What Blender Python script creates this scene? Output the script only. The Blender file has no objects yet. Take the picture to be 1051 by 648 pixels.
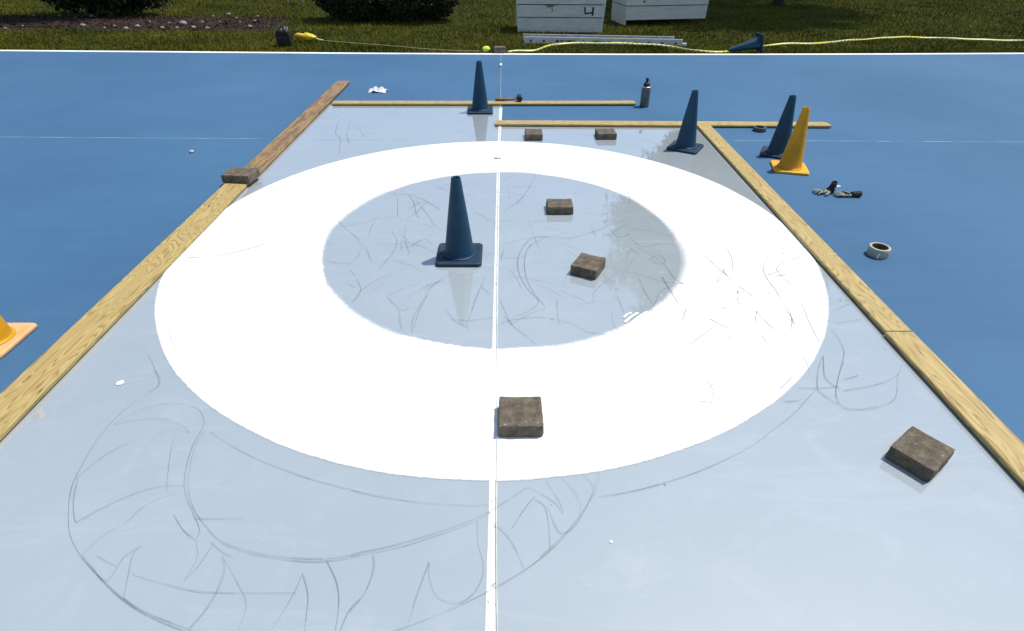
import bpy, bmesh, math, random
import numpy as np
from mathutils import Vector, Matrix, noise as mnoise
R = math.radians
random.seed(7); rng = np.random.default_rng(7)
sc = bpy.context.scene
C = sc.collection

# ------------------------------------------------------------------ camera model (solved from the court's straight lines and circles)
F, TH, YAW, ROLL, H = 589.73, .6010, -.0165, .0087, 2.4
def g(px, py, z=0.0):
    "point of the photograph -> point on the horizontal plane z (metres)"
    x = (px-525.5)/F; y = -(py-324)/F
    c, s = math.cos(ROLL), math.sin(ROLL); x, y = c*x-s*y, s*x+c*y
    dy = math.cos(TH)+y*math.sin(TH); dz = -math.sin(TH)+y*math.cos(TH)
    t = (H-z)/(-dz); X, Y = x*t, dy*t
    c, s = math.cos(YAW), math.sin(YAW)
    return Vector((c*X-s*Y, s*X+c*Y, z))

cam = bpy.data.cameras.new('camera'); co = bpy.data.objects.new('camera', cam); C.objects.link(co)
co.matrix_world = Matrix.Translation((0, 0, H)) @ Matrix.Rotation(YAW, 4, 'Z') @ Matrix.Rotation(math.pi/2-TH, 4, 'X') @ Matrix.Rotation(ROLL, 4, 'Z')
cam.sensor_width = 36; cam.lens = F/1051*36; cam.clip_end = 2000; cam.clip_start = .05
sc.camera = co

# ------------------------------------------------------------------ light
SUN_EL = 66.7; SD = Vector((.91, .41, 0)).normalized()
az = math.atan2(SD.x, SD.y)
w = bpy.data.worlds.new("World"); sc.world = w; w.use_nodes = True
nt = w.node_tree; sky = nt.nodes.new('ShaderNodeTexSky'); sky.sky_type = 'NISHITA'; sky.sun_disc = False
sky.sun_elevation = R(SUN_EL); sky.sun_rotation = az; sky.air_density = 1.0; sky.dust_density = 1.3
bg = nt.nodes['Background']; bg.inputs[1].default_value = .14; nt.links.new(sky.outputs[0], bg.inputs[0])
sl = bpy.data.lights.new('sun', 'SUN'); sl.energy = 4.3; sl.angle = R(.53); sl.color = (1, .97, .92)
so = bpy.data.objects.new('sun', sl); C.objects.link(so)
d = Vector((SD.x*math.cos(R(SUN_EL)), SD.y*math.cos(R(SUN_EL)), math.sin(R(SUN_EL))))
so.rotation_euler = d.to_track_quat('Z', 'Y').to_euler(); so.location = (6, 3, 20)
sc.view_settings.view_transform = 'Standard'; sc.view_settings.look = 'None'; sc.view_settings.gamma = 1
sc.view_settings.exposure = .1; sc.view_settings.use_curve_mapping = False
sc.render.engine = 'CYCLES'

# ------------------------------------------------------------------ material helpers
class NB:
    def __init__(s, name):
        s.m = bpy.data.materials.new(name); s.m.use_nodes = True; s.t = s.m.node_tree
        s.p = s.t.nodes['Principled BSDF']; s.out = s.t.nodes['Material Output']
    def n(s, typ, **kw):
        o = s.t.nodes.new('ShaderNode'+typ)
        for k, v in kw.items(): setattr(o, k, v)
        return o
    def l(s, a, b): s.t.links.new(a, b)
    def set(s, **kw):
        for k, v in kw.items():
            k = k.replace('_', ' ')
            s.p.inputs[k].default_value = v
        return s
    def coord(s, scale=(1, 1, 1), kind='Object', loc=(0, 0, 0)):
        tc = s.n('TexCoord'); mp = s.n('Mapping'); s.l(tc.outputs[kind], mp.inputs[0])
        mp.inputs['Scale'].default_value = scale; mp.inputs['Location'].default_value = loc
        return mp.outputs[0]
    def noise(s, vec, scale, detail=4, rough=.5, dist=0):
        o = s.n('TexNoise'); s.l(vec, o.inputs['Vector']); o.inputs['Scale'].default_value = scale
        o.inputs['Detail'].default_value = detail; o.inputs['Roughness'].default_value = rough; o.inputs['Distortion'].default_value = dist
        return o.outputs['Fac']
    def ramp(s, fac, stops):
        o = s.n('ValToRGB'); s.l(fac, o.inputs[0]); e = o.color_ramp.elements
        while len(e) < len(stops): e.new(.5)
        for i, (p, c) in enumerate(stops):
            e[i].position = p; e[i].color = (*c, 1) if isinstance(c, (tuple, list)) else (c, c, c, 1)
        return o.outputs[0]
    def math(s, op, a, b=None, c=None, clamp=False):
        o = s.n('Math', operation=op); o.use_clamp = clamp
        for i, v in enumerate((a, b, c)):
            if v is None: continue
            if isinstance(v, (int, float)): o.inputs[i].default_value = v
            else: s.l(v, o.inputs[i])
        return o.outputs[0]
    def mix(s, fac, a, b, mode='MIX'):
        o = s.n('Mix', data_type='RGBA', blend_type=mode)
        for i, v in ((0, fac), (6, a), (7, b)):
            if isinstance(v, (int, float)): o.inputs[i].default_value = v
            elif isinstance(v, (tuple, list)): o.inputs[i].default_value = (*v, 1)
            else: s.l(v, o.inputs[i])
        return o.outputs[2]
    def base(s, col): s.l(col, s.p.inputs['Base Color']); return s
    def bump(s, h, strength=.3, dist=.01):
        b = s.n('Bump'); b.inputs['Strength'].default_value = strength; b.inputs['Distance'].default_value = dist
        s.l(h, b.inputs['Height']); s.l(b.outputs[0], s.p.inputs['Normal']); return s

def plain(name, col, rough=.6, var=.25, scale=8, bump=.15, metal=0, bdist=.004):
    b = NB(name); v = b.coord(); n = b.noise(v, scale, 5, .6)
    lo = tuple(c*(1-var) for c in col); hi = tuple(min(1, c*(1+var)) for c in col)
    b.base(b.ramp(n, [(.3, lo), (.7, hi)])); b.set(Roughness=rough, Metallic=metal)
    if bump: b.bump(b.noise(v, scale*6, 4, .6), bump, bdist)
    return b.m

def wood(name, pale, dark, grey=None, seed=0.0):
    b = NB(name); v = b.coord((1, 1, 1), loc=(seed, seed*.7, 0))
    # growth-ring contours of a stretched noise field -> cathedral grain
    v1 = b.coord((.55, 4.2, 4.2), loc=(seed, seed, seed))
    f = b.noise(v1, 1.5, 2, .45, .25)
    ring = b.math('FRACT', b.math('MULTIPLY', f, 24))
    ring = b.ramp(ring, [(0, 1.0), (.35, .75), (.82, .0), (1, 1.0)])
    fine = b.noise(b.coord((3, 90, 90), loc=(seed, 0, 0)), 1.6, 3, .6)
    k = b.math('ADD', b.math('MULTIPLY', ring, .72), b.math('MULTIPLY', fine, .42), clamp=True)
    col = b.ramp(k, [(.08, dark), (.40, tuple((x*.45+y*.55) for x, y in zip(dark, pale))), (.95, pale)])
    vo = b.n('TexVoronoi'); b.l(b.coord((2.2, 7, 0.01), loc=(seed*3, seed, 0)), vo.inputs['Vector']); vo.inputs['Scale'].default_value = 1.0
    knot = b.ramp(vo.outputs['Distance'], [(.035, 1.0), (.085, 0.0)])
    col = b.mix(b.math('MULTIPLY', knot, .8), col, tuple(x*.22 for x in dark))
    big = b.noise(v, 1.3, 3, .5)
    col = b.mix(b.ramp(big, [(.4, 0.0), (.75, .35)]), col, tuple(x*.75 for x in pale))
    if grey:
        st = b.noise(b.coord((1.2, 9, 9), loc=(seed, 0, 3)), 2.2, 5, .7)
        col = b.mix(b.ramp(st, [(.44, 0.0), (.58, .8)]), col, grey)
        fl = b.noise(b.coord((2.5, 16, 16), loc=(4, 0, 3)), 1.8, 4, .7)
        col = b.mix(b.ramp(fl, [(.67, 0.0), (.72, .8)]), col, (.62, .55, .46))
    b.base(col); b.set(Roughness=.62); b.bump(k, .25, .002)
    return b.m

# ------------------------------------------------------------------ object helpers
def link(o, parent=None, label=None, cat=None, group=None, kind=None):
    if o.name not in C.objects: C.objects.link(o)
    if parent: o.parent = parent
    if label: o['label'] = label
    if cat: o['category'] = cat
    if group: o['group'] = group
    if kind: o['kind'] = kind
    return o
def obj(name, bm, mat, parent=None, smooth=False, bevel=0, sub=0, **kw):
    me = bpy.data.meshes.new(name); bmesh.ops.recalc_face_normals(bm, faces=bm.faces) if bm.faces else None
    bm.to_mesh(me); bm.free()
    if smooth:
        for p in me.polygons: p.use_smooth = True
    o = bpy.data.objects.new(name, me)
    for m in (mat if isinstance(mat, (list, tuple)) else [mat]): me.materials.append(m)
    if bevel:
        md = o.modifiers.new('bevel', 'BEVEL'); md.width = bevel; md.segments = 2; md.limit_method = 'ANGLE'; md.angle_limit = R(40)
    if sub:
        md = o.modifiers.new('sub', 'SUBSURF'); md.levels = md.render_levels = sub
    return link(o, parent, **kw)
def root(name, loc, rz=0, label=None, cat=None, group=None):
    o = bpy.data.objects.new(name, None); o.location = loc; o.rotation_euler = (0, 0, rz); o.empty_display_size = .1
    return link(o, None, label, cat, group)
def copy_tree(o, parent=None):
    c = o.copy(); C.objects.link(c)
    if parent: c.parent = parent
    for ch in list(o.children): copy_tree(ch, c)
    return c
def box(bm, x0, x1, y0, y1, z0, z1):
    vs = [bm.verts.new(p) for p in ((x0, y0, z0), (x1, y0, z0), (x1, y1, z0), (x0, y1, z0), (x0, y0, z1), (x1, y0, z1), (x1, y1, z1), (x0, y1, z1))]
    for f in ((0, 3, 2, 1), (4, 5, 6, 7), (0, 1, 5, 4), (1, 2, 6, 5), (2, 3, 7, 6), (3, 0, 4, 7)): bm.faces.new([vs[i] for i in f])
    return vs
def lathe(bm, prof, n=32, cx=0, cy=0, close=False):
    rings = []
    for r, z in prof:
        rings.append([bm.verts.new((cx+r*math.cos(2*math.pi*i/n), cy+r*math.sin(2*math.pi*i/n), z)) for i in range(n)])
    m = len(rings)
    for a in range(m if close else m-1):
        A, B = rings[a], rings[(a+1) % m]
        for i in range(n): bm.faces.new((A[i], A[(i+1) % n], B[(i+1) % n], B[i]))
    return rings
def tube(bm, pts, r, n=8, cap=True):
    pts = [Vector(p) for p in pts]; rings = []
    rs = r if isinstance(r, (list, tuple)) else [r]*len(pts)
    for i, p in enumerate(pts):
        d = (pts[min(i+1, len(pts)-1)]-pts[max(i-1, 0)]).normalized()
        u = d.cross(Vector((0, 0, 1)));
        if u.length < 1e-3: u = Vector((1, 0, 0))
        u.normalize(); v = u.cross(d)
        rings.append([bm.verts.new(p+(u*math.cos(2*math.pi*k/n)+v*math.sin(2*math.pi*k/n))*rs[i]) for k in range(n)])
    for A, B in zip(rings, rings[1:]):
        for i in range(n): bm.faces.new((A[i], A[(i+1) % n], B[(i+1) % n], B[i]))
    if cap: bm.faces.new(rings[0][::-1]); bm.faces.new(rings[-1])
def smooth_line(pts, n=6):
    pts = [Vector(p) for p in pts]
    if len(pts) < 3: return pts
    out = []
    P = [pts[0]]+pts+[pts[-1]]
    for i in range(1, len(P)-2):
        for k in range(n):
            t = k/n; a, b, c, d = P[i-1:i+3]
            out.append(.5*((2*b)+(c-a)*t+(2*a-5*b+4*c-d)*t*t+(3*b-a-3*c+d)*t**3))
    out.append(pts[-1]); return out
def strip(bm, pts, wd, z):
    prev = None
    for i, p in enumerate(pts):
        d = (pts[min(i+1, len(pts)-1)]-pts[max(i-1, 0)]); d.z = 0
        if d.length < 1e-6: continue
        d.normalize(); nrm = Vector((-d.y, d.x, 0))*wd/2
        zz = p.z if z is None else z
        a = bm.verts.new((p.x+nrm.x, p.y+nrm.y, zz)); b = bm.verts.new((p.x-nrm.x, p.y-nrm.y, zz))
        if prev: bm.faces.new((prev[0], prev[1], b, a))
        prev = (a, b)

# ================================================================== GROUND
# lawn sheet to the horizon
b = NB('lawn_soil'); v = b.coord()
n1 = b.noise(v, .45, 4, .6); n2 = b.noise(v, 9, 5, .7)
c1 = b.ramp(n1, [(.35, (.022, .030, .004)), (.65, (.048, .052, .008))])
c1 = b.mix(b.math('MULTIPLY', b.ramp(n2, [(.4, 0.0), (.7, 1.0)]), .5), c1, (.05, .045, .012))
b.base(c1); b.set(Roughness=.95); b.p.inputs['Specular IOR Level'].default_value = .1
b.bump(n2, .8, .05); M_lawn = b.m
bm = bmesh.new()
vs = [bm.verts.new(p) for p in ((-900, -900, -.03), (900, -900, -.03), (900, 900, -.03), (-900, 900, -.03))]; bm.faces.new(vs)
obj('lawn', bm, M_lawn, kind='structure')

# blue acrylic court
b = NB('blue_court_coating'); v = b.coord()
n1 = b.noise(v, .35, 4, .55); n2 = b.noise(b.coord((.6, 5, 1)), 1.3, 5, .6); n3 = b.noise(v, 160, 3, .6)
col = b.ramp(n1, [(.3, (.042, .113, .205)), (.7, (.058, .143, .250))])
col = b.mix(b.ramp(n2, [(.45, 0.0), (.75, .18)]), col, (.075, .165, .29))
n4 = b.noise(b.coord((.22, 3.2, 1), loc=(5, 2, 0)), 1.1, 6, .7)
col = b.mix(b.ramp(n4, [(.57, 0.0), (.68, .10)]), col, (.11, .20, .31))
n5 = b.noise(b.coord(loc=(9, 1, 0)), 1.7, 6, .75)
col = b.mix(b.ramp(n5, [(.60, 0.0), (.72, .30)]), col, (.09, .17, .28))
col = b.mix(b.math('MULTIPLY', b.ramp(n3, [(.35, 1.0), (.6, 0.0)]), .14), col, (.02, .06, .15))
b.base(col); b.set(Roughness=.65); b.p.inputs['Specular IOR Level'].default_value = .18
b.bump(n3, .25, .002); M_blue = b.m
edge_px = [(-60, 51.2), (0, 52), (120, 53), (250, 54), (380, 55), (500, 55.6), (640, 56), (780, 56), (920, 55.6), (1051, 55), (1110, 54.6)]
edge = [g(*q) for q in edge_px]
far = [Vector((-40, edge[0].y-.2, 0))]+edge+[Vector((40, edge[-1].y-.1, 0))]
bm = bmesh.new()
top = [bm.verts.new((p.x, p.y, 0)) for p in far]; bot = [bm.verts.new((p.x, -14, 0)) for p in far]
low = [bm.verts.new((p.x, p.y, -.06)) for p in far]
for i in range(len(far)-1):
    bm.faces.new((bot[i], bot[i+1], top[i+1], top[i])); bm.faces.new((top[i], top[i+1], low[i+1], low[i]))
obj('court', bm, M_blue, kind='structure')

# white border strip along the far edge (a slightly proud concrete lip)
M_whiteline = plain('white_border_paint', (.82, .83, .82), .6, .08, 3, .1)
bm = bmesh.new(); prev = None
for i, p in enumerate(far):
    q = [bm.verts.new((p.x, p.y-.08, .004)), bm.verts.new((p.x, p.y+.06, .004)), bm.verts.new((p.x, p.y+.06, -.05)), bm.verts.new((p.x, p.y-.08, 0.001))]
    if prev:
        bm.faces.new((prev[0], q[0], q[1], prev[1])); bm.faces.new((prev[1], q[1], q[2], prev[2])); bm.faces.new((prev[3], q[3], q[0], prev[0]))
    prev = q
obj('court_edge_line', bm, M_whiteline, kind='structure')

# grey glossy undercoat inside the timber frame
b = NB('grey_undercoat'); v = b.coord()
n1 = b.noise(v, .5, 5, .6); n2 = b.noise(v, 3.2, 6, .65, .8); n3 = b.noise(v, 220, 2, .5)
col = b.ramp(n1, [(.3, (.318, .368, .388)), (.7, (.358, .405, .422))])
col = b.mix(b.ramp(n2, [(.52, 0.0), (.76, .32)]), col, (.45, .48, .51))
n9 = b.noise(b.coord((.5, 2.2, 1), loc=(3, 8, 0)), 1.2, 6, .7, .6)
col = b.mix(b.ramp(n9, [(.56, 0.0), (.60, .11), (.66, 0.0)]), col, (.52, .55, .58))
col = b.mix(b.math('MULTIPLY', b.ramp(n3, [(.3, 1.0), (.55, 0.0)]), .10), col, (.22, .24, .26))
# a few grit specks
vo = b.n('TexVoronoi'); b.l(v, vo.inputs['Vector']); vo.inputs['Scale'].default_value = 3.2
col = b.mix(b.math('MULTIPLY', b.ramp(vo.outputs['Distance'], [(.018, 1.0), (.03, 0.0)]), .7), col, (.12, .13, .14))
b.base(col); b.l(b.ramp(n2, [(.3, .02), (.8, .05)]), b.p.inputs['Roughness'])
b.p.inputs['IOR'].default_value = 1.95; b.p.inputs['Coat Weight'].default_value = 1; b.p.inputs['Coat Roughness'].default_value = .02
b.p.inputs['Coat IOR'].default_value = 1.75
rip = b.noise(b.coord((1, 1, 1)), 7, 4, .6)
b.bump(rip, .10, .004); M_grey = b.m
XL, XR = -2.87, 2.79
bm = bmesh.new(); Z1 = .004
pts = [(XL, -1.6), (XR, -1.6), (XR, 8.31), (-.03, 8.31), (-.045, 8.6), (-.03, 8.8), (-.055, 9.05), (-.03, 9.36), (XL, 9.36)]
bm.faces.new([bm.verts.new((x, y, Z1)) for x, y in pts])
obj('grey_paint', bm, M_grey, kind='structure')

# white painted ring, feathered by spray and roller
CX, CY, RO, RI = -.073, 4.762, 2.792, 1.665; ICX, ICY = .056, -.018; IK = .957
b = NB('white_ring_paint'); tc = b.n('TexCoord'); sep = b.n('SeparateXYZ'); b.l(tc.outputs['Object'], sep.inputs[0])
ln = b.n('VectorMath', operation='LENGTH'); b.l(tc.outputs['Object'], ln.inputs[0])
sub = b.n('VectorMath', operation='SUBTRACT'); b.l(tc.outputs['Object'], sub.inputs[0]); sub.inputs[1].default_value = (ICX, ICY, 0)
scl = b.n('VectorMath', operation='MULTIPLY'); b.l(sub.outputs[0], scl.inputs[0]); scl.inputs[1].default_value = (1/IK, 1, 1)
ln2 = b.n('VectorMath', operation='LENGTH'); b.l(scl.outputs[0], ln2.inputs[0])
v = b.coord(); wob = b.noise(v, 2.2, 3, .5); fz = b.noise(v, 26, 4, .7); wide = b.noise(v, .8, 2, .5)
wobv = b.math('MULTIPLY', b.math('SUBTRACT', wob, .5), .05); fzv = b.math('MULTIPLY', b.math('SUBTRACT', fz, .5), .05)
ri = b.math('ADD', b.math('ADD', ln2.outputs['Value'], wobv), fzv)
wd = b.ramp(wide, [(.35, .012), (.7, .09)])
ai = b.math('DIVIDE', b.math('SUBTRACT', ri, RI-.02), wd, clamp=True)
ro = b.math('ADD', b.math('ADD', ln.outputs['Value'], b.math('MULTIPLY', wobv, .4)), b.math('MULTIPLY', fzv, .35))
ao = b.math('DIVIDE', b.math('SUBTRACT', RO, ro), .012, clamp=True)
al = b.math('MULTIPLY', ai, ao)
b.base(b.ramp(b.noise(v, 1.4, 5, .6), [(.3, (.80, .80, .79)), (.7, (.86, .86, .86))])); b.set(Roughness=.28)
b.l(al, b.p.inputs['Alpha']); M_ring = b.m
bm = bmesh.new(); N = 256
a_ = [bm.verts.new(((RI-.07)*IK*math.cos(2*math.pi*i/N)+ICX, (RI-.07)*math.sin(2*math.pi*i/N)+ICY, 0)) for i in range(N)]
def clampx(x): return max(XL-CX+.01, min(XR-CX-.01, x))
c_ = [bm.verts.new((clampx((RO+.03)*math.cos(2*math.pi*i/N)), (RO+.03)*math.sin(2*math.pi*i/N), 0)) for i in range(N)]
for i in range(N): bm.faces.new((a_[i], c_[i], c_[(i+1) % N], a_[(i+1) % N]))
o = obj('white_ring', bm, M_ring, kind='structure'); o.location = (CX, CY, .008)

# centre line (worn white), in three visible lengths
b = NB('worn_white_line'); v = b.coord(); e = b.noise(v, 38, 5, .7)
b.base(b.ramp(b.noise(v, 9, 4, .6), [(.3, (.60, .62, .58)), (.7, (.76, .77, .72))])); b.set(Roughness=.4)
b.l(b.ramp(e, [(.34, 0.0), (.41, 1.0)]), b.p.inputs['Alpha']); M_cl = b.m
bm = bmesh.new()
def wline(q0, q1, w0, w1):
    a = g(*q0); c = g(*q1); n = 14; prev = None
    for i in range(n+1):
        p = a.lerp(c, i/n); ww = (w0+(w1-w0)*i/n)/2+random.uniform(-.001, .001)
        q = (bm.verts.new((p.x-ww, p.y, .006)), bm.verts.new((p.x+ww, p.y, .006)))
        if prev: bm.faces.new((prev[0], prev[1], q[1], q[0]))
        prev = q
wline((502.5, 700), (506.5, 486), .046, .040); wline((507.5, 366), (511.5, 174), .032, .036); wline((512, 152), (514, 111), .034, .05)
obj('centre_line', bm, M_cl, kind='structure')

# thin chalk line crossing the court
b = NB('chalk'); v = b.coord((1, 1, 1)); e = b.noise(v, 2.5, 5, .7)
b.base(b.ramp(e, [(.3, (.45, .58, .68)), (.7, (.6, .72, .78))])); b.set(Roughness=.9)
b.l(b.ramp(e, [(.38, .05), (.62, .6)]), b.p.inputs['Alpha']); M_chalk = b.m
bm = bmesh.new(); strip(bm, [g(-40, 140.8), g(60, 141.5), g(268, 142.8)], .013, .004)
strip(bm, [g(735, 144.5), g(880, 145.3), g(1100, 146.5)], .013, .004)
obj('chalk_line', bm, M_chalk, kind='structure')
b = NB('faint_chalk'); v = b.coord(); e = b.noise(v, 3, 5, .7)
b.base(b.ramp(e, [(.3, (.20, .26, .24)), (.7, (.28, .33, .30))])); b.l(b.ramp(e, [(.42, 0.0), (.65, .7)]), b.p.inputs['Alpha'])
bm = bmesh.new(); strip(bm, [g(308, 144.2), g(420, 143.9)], .012, .007)
obj('chalk_line', bm, b.m, kind='structure')

# pencil drawing
b = NB('pencil'); v = b.coord(); e = b.noise(v, 1.8, 4, .6); e2 = b.noise(v, 90, 3, .7)
b.base(b.ramp(e, [(.3, (.12, .14, .17)), (.7, (.18, .20, .23))])); b.set(Roughness=.8)
b.l(b.math('MULTIPLY', b.ramp(e, [(.36, .10), (.66, .72)]), b.ramp(e2, [(.25, .45), (.5, 1.0)])), b.p.inputs['Alpha']); M_pen = b.m
S = []
def reg(x0, y0, s, lines, wd=.0045):
    for L in lines: S.append(([(x0+x/s, y0+y/s) for x, y in L], wd))
reg(40, 380, 2.418, [
 [(285, 0), (300, 38), (215, 100), (150, 170), (105, 245), (80, 310), (76, 390), (92, 440), (130, 490), (200, 560), (280, 615), (380, 656), (470, 690)],
 [(100, 270), (88, 330), (92, 378), (110, 372), (170, 340), (250, 305), (320, 290), (362, 292)],
 [(92, 275), (150, 225), (220, 185), (300, 160), (345, 152), (375, 158)], [(375, 158), (350, 138), (300, 122), (230, 128), (188, 138)],
 [(188, 138), (225, 115), (290, 90), (350, 85), (395, 98), (410, 125), (405, 150), (385, 185), (368, 240), (362, 290), (372, 330), (385, 360), (400, 400), (392, 425), (393, 470), (362, 525)], [(362, 525), (400, 485), (435, 432)],
 [(415, 152), (390, 190), (375, 250), (373, 300), (388, 350), (415, 390), (450, 425), (520, 450), (600, 465), (680, 472), (740, 468), (798, 458)],
 [(450, 432), (520, 457), (600, 472), (680, 478), (740, 474), (798, 464)],
 [(425, 155), (480, 190), (560, 230), (640, 262), (720, 285), (798, 305)], [(340, 155), (325, 230), (318, 305)],
 [(340, 310), (290, 325), (250, 350), (215, 382), (160, 415), (110, 462)], [(110, 462), (135, 490), (165, 525), (185, 510), (215, 465), (258, 437)],
 [(258, 437), (235, 465), (222, 520), (212, 568)], [(212, 568), (260, 600), (330, 630), (380, 648)], [(107, 468), (150, 515), (205, 568), (270, 612)],
 [(388, 372), (508, 372)], [(232, 508), (300, 530), (370, 548), (430, 555), (640, 556)],
 [(458, 465), (462, 500), (445, 550), (415, 600), (375, 645)], [(462, 472), (490, 525), (515, 588), (492, 655)],
 [(655, 508), (640, 545), (610, 600), (570, 660)], [(655, 508), (668, 560), (665, 610), (660, 660)],
 [(715, 473), (740, 530), (745, 590), (735, 660)], [(798, 570), (770, 600), (745, 660)], [(335, 360), (360, 400), (390, 425)],
 [(145, 465), (195, 490)], [(430, 430), (460, 455), (490, 468)]], .0042)
reg(360, 380, 2.418, [
 [(0, 300), (80, 318), (180, 332), (270, 338), (350, 338)],
 [(0, 460), (100, 440), (200, 410), (290, 378), (350, 350), (390, 325), (438, 293)], [(438, 293), (470, 308), (505, 330), (527, 360)], [(527, 360), (520, 335), (485, 278)],
 [(0, 464), (100, 447), (200, 417), (290, 386), (350, 357)],
 [(618, 255), (608, 300), (580, 350), (540, 405), (490, 455), (430, 500), (350, 548), (250, 595), (150, 635), (90, 655)],
 [(612, 258), (600, 305), (570, 360), (525, 415), (470, 465)], [(55, 462), (55, 500), (35, 555), (0, 600)],
 [(145, 628), (165, 565), (195, 480)], [(195, 480), (195, 520), (215, 565), (260, 582), (300, 562), (325, 520), (328, 480), (315, 430), (315, 375)],
 [(345, 375), (385, 410), (410, 450), (430, 500)], [(400, 395), (430, 350), (455, 318)], [(455, 318), (480, 340), (490, 380), (495, 445)],
 [(455, 325), (490, 345), (505, 385), (525, 408), (560, 385), (605, 305)], [(525, 270), (550, 300), (568, 335), (570, 368)], [(575, 260), (595, 280), (605, 300)]], .0042)
reg(0, 0, 1, [[(615, 511.6), (656, 503.5), (702.5, 490.5), (737, 476), (769, 460), (797.6, 439), (817, 423), (837, 400.6)]], .0048)
reg(780, 320, 5.4, [
 [(395, 100), (430, 150), (462, 215), (460, 270), (440, 340), (425, 400), (420, 450), (430, 500), (480, 545), (560, 545), (648, 525)],
 [(345, 250), (320, 330), (315, 410), (330, 450), (400, 500), (440, 520)], [(350, 250), (355, 360), (400, 410), (440, 430)]], .006)
reg(680, 180, 2.493, [
 [(460, 597), (520, 602), (580, 585), (598, 560), (600, 520), (612, 488)], [(460, 555), (520, 545), (570, 530), (605, 510)], [(465, 525), (500, 515)], [(435, 350), (480, 330)], [(440, 382), (510, 370)],
 [(270, 208), (258, 250), (290, 300), (320, 350), (335, 380), (332, 410)], [(270, 208), (330, 200)], [(290, 245), (300, 230), (350, 212)], [(290, 245), (340, 300), (370, 370), (400, 430)],
 [(200, 290), (190, 305), (195, 330), (215, 350)], [(200, 290), (240, 320), (285, 345)], [(240, 350), (270, 385), (310, 410), (330, 385), (325, 350)], [(150, 240), (180, 275), (230, 310)],
 [(100, 200), (130, 230), (165, 260)], [(228, 430), (235, 412), (252, 412), (262, 430), (252, 446), (236, 446), (228, 430)], [(120, 370), (170, 395), (230, 410)], [(260, 425), (300, 455), (350, 500)],
 [(130, 390), (90, 420), (60, 440)], [(60, 345), (50, 375)], [(150, 170), (175, 210), (178, 250)], [(330, 520), (300, 550)], [(360, 270), (410, 262)], [(365, 310), (420, 300)], [(350, 330), (395, 350)],
 [(240, 350), (235, 380)], [(160, 240), (140, 275)]], .006)
reg(420, 160, 3.087, [
 [(460, 262), (400, 260), (365, 285), (345, 330), (350, 380), (380, 430), (410, 465), (370, 500), (330, 510)], [(430, 262), (380, 290), (365, 340), (375, 400), (405, 450), (430, 485), (390, 500), (325, 535)],
 [(288, 460), (325, 535), (380, 580), (400, 600)], [(290, 535), (330, 522), (410, 515), (500, 530), (560, 560)], [(130, 520), (190, 525), (270, 515)], [(115, 490), (150, 530), (185, 548), (200, 575)],
 [(240, 390), (215, 450), (180, 548)], [(50, 435), (100, 395), (150, 370)], [(60, 440), (30, 500), (15, 550)], [(0, 440), (70, 410), (110, 400)], [(290, 285), (350, 270), (430, 258), (510, 265)],
 [(500, 300), (600, 370), (640, 400), (655, 430)], [(560, 330), (620, 350), (700, 370), (800, 400), (870, 410)], [(640, 500), (645, 530), (660, 560)], [(660, 450), (680, 500)], [(720, 370), (740, 420), (775, 480)],
 [(775, 480), (800, 430), (850, 410)], [(500, 265), (580, 245), (640, 220), (720, 200)], [(680, 230), (720, 235), (790, 245), (840, 265)], [(700, 260), (740, 290), (800, 280), (850, 290)],
 [(720, 290), (800, 340), (840, 390), (870, 410)], [(480, 430), (530, 450), (580, 475)], [(585, 475), (590, 430), (650, 380)], [(20, 140), (60, 190), (90, 230), (130, 245)], [(0, 170), (40, 150), (80, 155)],
 [(90, 100), (150, 125)], [(300, 180), (340, 150), (370, 120), (400, 60)], [(320, 120), (380, 130)], [(290, 210), (330, 205)], [(760, 330), (790, 318), (810, 335), (790, 345), (760, 330)], [(730, 320), (700, 300), (690, 330)],
 [(295, 80), (330, 65)], [(560, 560), (620, 570)], [(300, 300), (290, 330)], [(800, 385), (850, 470)], [(640, 235), (660, 260), (700, 250)]], .0060)
reg(300, 160, 3.233, [
 [(125, 240), (200, 232), (300, 210), (350, 205)], [(350, 205), (350, 150), (340, 130)], [(105, 290), (150, 298)], [(180, 245), (240, 300), (265, 360)], [(330, 250), (348, 290), (330, 330), (285, 380)],
 [(215, 410), (228, 450), (200, 490)], [(228, 450), (290, 410), (340, 390)], [(110, 350), (150, 358), (200, 360)], [(360, 110), (400, 150), (415, 200), (440, 215)], [(385, 130), (440, 150), (490, 180)],
 [(310, 465), (360, 515), (390, 505)], [(355, 515), (360, 560), (365, 580)], [(400, 590), (400, 550), (430, 490), (470, 430)], [(320, 465), (380, 440), (430, 425)], [(190, 430), (210, 440)], [(210, 400), (190, 380)],
 [(140, 180), (230, 150), (330, 140)], [(230, 290), (222, 330), (200, 350)], [(380, 215), (470, 240)], [(150, 215), (180, 245)], [(300, 120), (350, 130), (420, 128)], [(395, 300), (440, 280), (465, 300)]], .0060)
reg(200, 70, 4.777, [[(620, 250), (715, 235)], [(710, 260), (690, 320), (715, 350), (705, 420)], [(760, 270), (745, 330), (760, 370)], [(860, 200), (1051, 240)], [(800, 290), (830, 340)]], .008)
reg(140, 200, 5.4, [[(285, 355), (400, 350), (520, 330), (648, 298)], [(648, 298), (800, 255)]], .006)
reg(150, 320, 3.6, [[(85, 70), (100, 120), (130, 190)], [(0, 140), (50, 265), (0, 305)]], .0042)
reg(525, 70, 1, [[(60, 68), (100, 72)], [(118, 62), (150, 60), (178, 66)], [(130, 72), (150, 78)]], .008)
rs_ = random.Random(21)
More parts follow.
